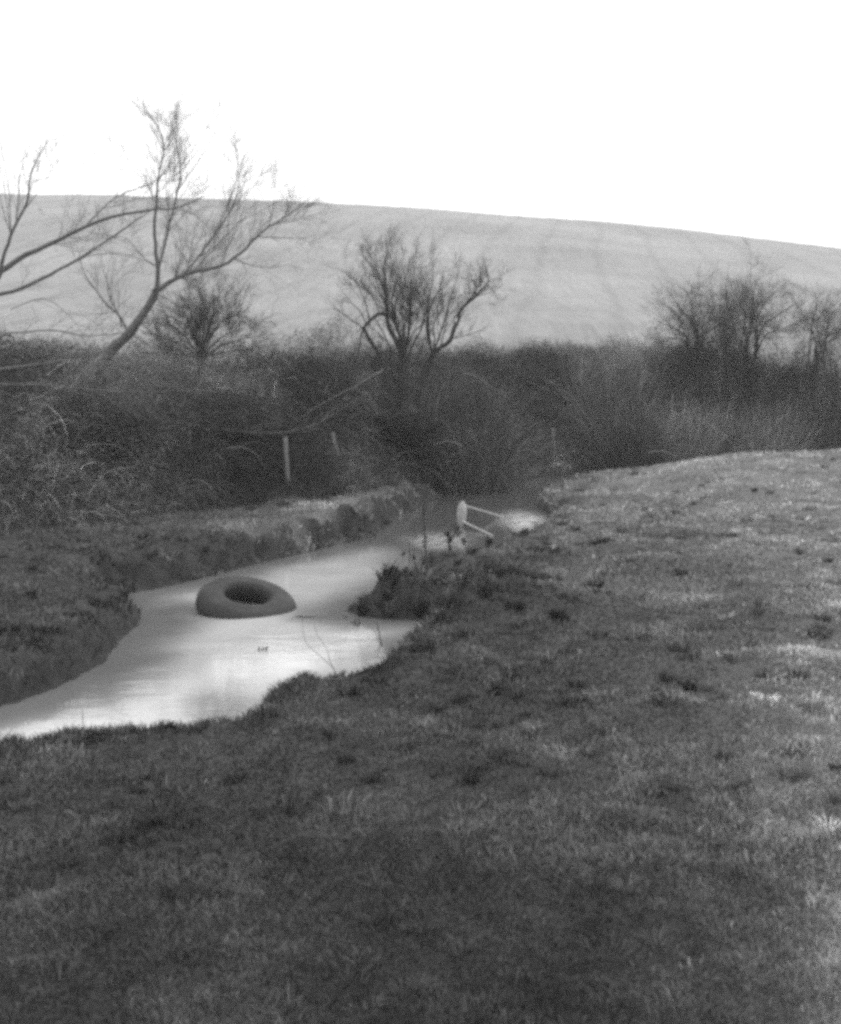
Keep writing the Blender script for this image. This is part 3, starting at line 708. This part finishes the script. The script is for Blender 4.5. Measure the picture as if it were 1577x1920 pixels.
# ---------------------------------------------------------------- fence posts
def post(label, u, v0, v1, D, wpx, lean, seed):
    rng = np.random.default_rng(seed); D = D if D > 25 else hit(u, v1 + 2) - .05; x0, y0, z0 = PX(u, v1, D); _, _, z1 = PX(u, v0, D)
    zb = gz(x0, y0); z0 = min(z0, zb + .05) - .15; H = z1 - z0; r = wpx / F * D / 2
    V = []; k = 10; rows = 9
    for i in range(rows):
        f = i / (rows - 1)
        for j in range(k):
            a = 2 * math.pi * j / k; rr = r * (1.12 - .18 * f) * (1 + .12 * math.sin(3 * a + seed)) * (1 + rng.normal(0, .035))
            V.append((x0 + lean * (f - .15) * H + rr * math.cos(a), y0 + rr * math.sin(a), z0 + f * H + (.02 * math.cos(a) if i == rows - 1 else 0)))
    V.append((x0 + lean * .85 * H, y0, z1 - .01)); top = len(V) - 1
    i = np.arange(rows - 1)[:, None] * k; j = np.arange(k)[None, :]
    q = np.stack([i + j, i + (j + 1) % k, i + k + (j + 1) % k, i + k + j], -1).reshape(-1, 4)
    tr = np.array([[(rows - 1) * k + j_, (rows - 1) * k + (j_ + 1) % k, top] for j_ in range(k)])
    o = mesh_np('fence_post', np.array(V), [q, tr], M_POST, loc=(x0, y0, z0))
    return tag(o, label, 'fence post', 'old posts along the hedge foot')
post('tallest pale weathered post, leaning left at the hedge foot left of centre', 539, 820, 905, 20.6, 9, -.06, 1)
post('short stub of a post half hidden in scrub left of the central tree', 630, 812, 838, 22.6, 9, -.25, 2)
post('thin pale post standing by the stream bend right of centre', 1042, 803, 880, POST_D, 6, -.08, 3)
post('thin grey post lost in the scrub at the left', 355, 808, 842, 18.2, 4, .02, 4)

# ---------------------------------------------------------------- the inner tube
def inner_tube():
    R, r = .432, .172
    nu, nv = 120, 48; V = []
    for i in range(nu):
        a = 2 * math.pi * i / nu
        for j in range(nv):
            b = 2 * math.pi * j / nv
            rr = r * (1 + .028 * math.sin(3 * a + 1) + .010 * math.sin(7 * a + 2 * b))
            rr *= 1 - .045 * math.exp(-((abs(((b - math.pi + math.pi) % (2 * math.pi)) - math.pi) - .55) / .07) ** 2)   # moulded groove near the hole
            cr_ = math.cos(b); sr = math.sin(b)
            inner = max(0, -cr_)
            wr = .006 * inner ** 2 * math.sin(26 * a)                      # creases round the hole
            x = (R * (1 + .015 * math.cos(2 * a)) + rr * cr_ + wr) * math.cos(a); y = (R * (1 - .015 * math.cos(2 * a)) + rr * cr_ + wr) * math.sin(a)
            V.append((x, y, rr * sr * .92 + .085 * inner ** 1.5))
    i = np.arange(nu)[:, None]; j = np.arange(nv)[None, :]
    q = np.stack([i * nv + j, ((i + 1) % nu) * nv + j, ((i + 1) % nu) * nv + (j + 1) % nv, i * nv + (j + 1) % nv], -1).reshape(-1, 4)
    o = mesh_np('inner_tube', np.array(V), q, M_TUBE, smooth=True)
    d0 = 13.15
    o.location = ((461 - CU) / F * d0, d0, .045)
    o.rotation_euler = (math.radians(14), math.radians(10), math.radians(0))
    tag(o, 'fat dark rubber inner tube lying tilted in the shallow stream', 'inner tube')
    tb = Tubes(); a = math.radians(70)
    p0 = np.array([(R - r + .02) * math.cos(a), (R - r + .02) * math.sin(a), .03]); dirv = np.array([-math.cos(a), -math.sin(a), .25])
    tb.add([p0, p0 + dirv * .03, p0 + dirv * .06], [.009, .006, .006], 8)
    tb.build('valve', M_STEM, o)
    return o
inner_tube()

# ---------------------------------------------------------------- the sunken frame
def sunken_frame():
    D = 22.6
    c = PX(865, 964, 21.6)
    root = empty('sunken_panel', (c[0], c[1], 0)); tag(root, 'pale rounded panel on two long poles, half sunk where the stream narrows', 'panel')
    # disc standing on edge, seen almost side on: a shallow lens with a raised rim
    H = 46 / F * 21.6 / 2
    n, rings = 48, 8; V = []; Fq = []; depth = .03
    yaw = math.radians(21)
    def W_(a, rr, off):
        lx = off; ly = rr * math.cos(a) * H * .95; lz = rr * math.sin(a) * H * 1.05
        tilt = -.10
        X_ = lx + tilt * lz * -1; return (c[0] + X_ * math.cos(yaw) - ly * math.sin(yaw), c[1] + X_ * math.sin(yaw) + ly * math.cos(yaw), c[2] + lz)
    for side in (0, 1):
        for k in range(rings + 1):
            rr = k / rings
            for a_ in range(n):
                V.append(W_(2 * math.pi * a_ / n, max(rr, .001), (-depth if side == 0 else -depth + .02) * (1 - rr ** 2) + (.0 if side == 0 else .012)))
    for side in (0, 1):
        o0 = side * (rings + 1) * n
        for k in range(rings):
            for a_ in range(n):
                f = [o0 + k * n + a_, o0 + k * n + (a_ + 1) % n, o0 + (k + 1) * n + (a_ + 1) % n, o0 + (k + 1) * n + a_]
                Fq.append(f if side == 0 else f[::-1])
    for a_ in range(n):
        Fq.append([rings * n + a_, rings * n + (a_ + 1) % n, (2 * rings + 1) * n + (a_ + 1) % n, (2 * rings + 1) * n + a_])
    panel = mesh_np('panel', np.array(V), np.array(Fq), M_POLE, root, smooth=True, loc=root.location)
    tb = Tubes(); a = np.linspace(0, 2 * math.pi, 60)
    tb.add([W_(t_, 1.0, .01) for t_ in a], .018, 8); tb.build('rim', M_WHITE, panel)
    for (p, q_) in (((870, 948, 21.75), (943, 969, 23.1)), ((868, 978, 21.45), (926, 1006, 19.88))):
        tb = Tubes(); A, B = PX(*p), PX(*q_); tb.add(smooth_path([A, B], .1), .017, 8)
        tb.build('pole', M_POLE, root, root.location)
    return root
sunken_frame()

# ---------------------------------------------------------------- stalks, sticks and twigs
def stalk(name, label, cat, paths, D, r, seed, blobs=(), group=None, m=None):
    rng = np.random.default_rng(seed); tb = Tubes(); loc = PX(paths[0][0][0], paths[0][0][1], D)
    for k, px in enumerate(paths):
        pts = [PX(u, v, D + .02 * i * (-1) ** k) for i, (u, v) in enumerate(px)]
        path = smooth_path(pts, .06, .002, rng); tb.add(path, np.linspace(r, r * .5, len(path)), 5)
    o = tb.build(name, m or M_STEM, None, loc); tag(o, label, cat, group)
    if blobs:
        for (u, v, ru, rv, n) in blobs:
            c = np.array(PX(u, v, D)); P = c + rng.normal(0, 1, (n, 3)) * np.array([ru / F * D * .5, ru / F * D * .5, rv / F * D * .5])
            V, Fq = flecks(P, rng.uniform(.008, .024, len(P)), rng)
            mesh_np('seed_head', V, Fq, M_LEAFD, o, attrs=dict(tone=np.full(len(V), .7)), loc=loc)
    return o
M_LEAFD = mat("dead_seed_heads", b_simple(.02, .05, 12, .9, 'tone'))
D0 = 15.2
stalk('dock_plant', 'tall dead dock with ragged dark seed heads at the water edge', 'weed', [[(844, 1042), (844, 1020), (842, 995)], [(844, 1015), (853, 1000), (858, 993)], [(843, 1010), (836, 1000), (835, 999)]], D0, .010, 301,
      [(858, 995, 7, 9, 70), (843, 1012, 8, 12, 80), (837, 1001, 6, 5, 40), (844, 1030, 4, 10, 40)])
stalk('dock_plant', 'smaller dead dock with one dark seed head beside the tall one', 'weed', [[(875, 1038), (873, 1025), (870, 1010)]], D0 + .3, .006, 302, [(870, 1014, 4, 8, 60)])
stalk('dock_plant', 'stubby dark dead weed on the bank edge below the sunken poles', 'weed', [[(917, 1030), (917, 1020), (915, 1010)]], D0 + .7, .010, 303, [(917, 1016, 8, 9, 130)])
stalk('dead_stem', 'tallest thin dead stem rising from the bank in front of the stream', 'weed', [[(801, 1062), (798, 1030), (796, 990), (795, 960), (794, 932)]], 14.0, .010, 304, [(797, 1015, 4, 14, 40), (795, 960, 3, 12, 20)])
stalk('dead_stem', 'pair of crooked dead stems curving up beside the tall stem', 'weed', [[(790, 1085), (783, 1072), (776, 1055), (775, 1030), (774, 1015)], [(762, 1085), (766, 1060), (768, 1040), (767, 1005)]], 13.6, .007, 305, [(776, 1045, 4, 8, 20)])
for k, (u, v0, v1) in enumerate(((748, 1084, 1048), (757, 1090, 1030), (772, 1092, 1045), (812, 1074, 1040), (826, 1066, 1038), (738, 1092, 1066))):
    stalk('thin_stem', 'thin dry stem sprouting from the ragged tip of the grassy spit', 'weed', [[(u, v0), (u - 3 + 2 * (k % 3), (v0 + v1) / 2), (u + 4 - 3 * (k % 3), v1)]], 13.4 + .15 * k, .004, 330 + k, [(u, v1 + 8, 4, 5, 16)] if k % 2 else (), 'dry stems on the tip of the spit')
stalk('dead_stem', 'short dead stem on the dark tussock above the inlet', 'weed', [[(786, 1112), (792, 1098), (798, 1082), (800, 1060)]], 13.0, .006, 306)
stalk('dead_stem', 'leaning dead stem standing in the small inlet', 'weed', [[(716, 1212), (713, 1195), (709, 1178), (705, 1168)]], 10.6, .007, 307)
stalk('stick', 'dark forked stick poking from the bank into the bright riffle', 'stick', [[(985, 1016), (972, 1005), (962, 995)], [(968, 1002), (955, 996), (950, 985)]], 17.3, .012, 308, [(990, 1016, 12, 5, 60)])
stalk('stick', 'dark stick sloping down the left bank into the water', 'stick', [[(672, 990), (685, 994), (697, 999), (706, 1006)]], 19.8, .022, 309)
stalk('twig', 'long bare twig lying across the water right of the tube', 'twig', [[(555, 1156), (580, 1157), (620, 1158), (650, 1156)], [(592, 1160), (610, 1163), (640, 1161), (652, 1158)]], 12.65, .006, 310)
stalk('twig', 'two thin bent twigs rising out of the water by the near bank', 'twig', [[(628, 1256), (600, 1230), (575, 1208), (568, 1180), (566, 1150)], [(626, 1256), (617, 1235), (612, 1216), (595, 1190), (588, 1168)]], 9.6, .0028, 311)
cc = PX(492, 1219, 11.0)
stalk('twig', 'small leafy twig floating below the tube', 'twig', [[(483, 1222), (492, 1219), (500, 1222), (520, 1223)], [(492, 1220), (496, 1212)]], 11.03, .004, 312, [(490, 1218, 8, 4, 14)])
stalk('dead_stem', 'lone thin stem upright on the near bank at the far left', 'weed', [[(156, 1366), (155, 1350), (154, 1332)]], 7.6, .004, 313)
stalk('dead_stem', 'low dark dead weeds on the crest of the right bank', 'weed', [[(1186, 890), (1187, 878), (1188, 868)], [(1192, 890), (1196, 880), (1195, 872)]], 27, .014, 314, [(1189, 883, 10, 9, 60)])
stalk('dead_stem', 'clump of drooping dead weed hanging under the tussock', 'weed', [[(668, 1160), (664, 1170)], [(672, 1162), (678, 1174)]], 12.3, .006, 315, [(669, 1172, 14, 6, 60)])

# ---------------------------------------------------------------- damp winter air
def haze_box(x0, x1, y0, y1, z0, z1, density):
    V = [(x, y, z) for z in (z0, z1) for y in (y0, y1) for x in (x0, x1)]
    Fq = [(0, 2, 3, 1), (4, 5, 7, 6), (0, 1, 5, 4), (2, 6, 7, 3), (0, 4, 6, 2), (1, 3, 7, 5)]
    m = bpy.data.materials.new("damp_air"); m.use_nodes = True; n = m.node_tree; n.nodes.clear()
    o = n.nodes.new('ShaderNodeOutputMaterial'); v = n.nodes.new('ShaderNodeVolumePrincipled')
    v.inputs['Color'].default_value = g4(.95); v.inputs['Density'].default_value = density
    n.links.new(v.outputs[0], o.inputs['Volume'])
    return tag(mesh_np('haze', np.array(V), np.array(Fq), m), 'thin grey winter haze over the valley', kind='stuff')
haze_box(-450, 450, -450, 450, -1.4, 60, .0010)
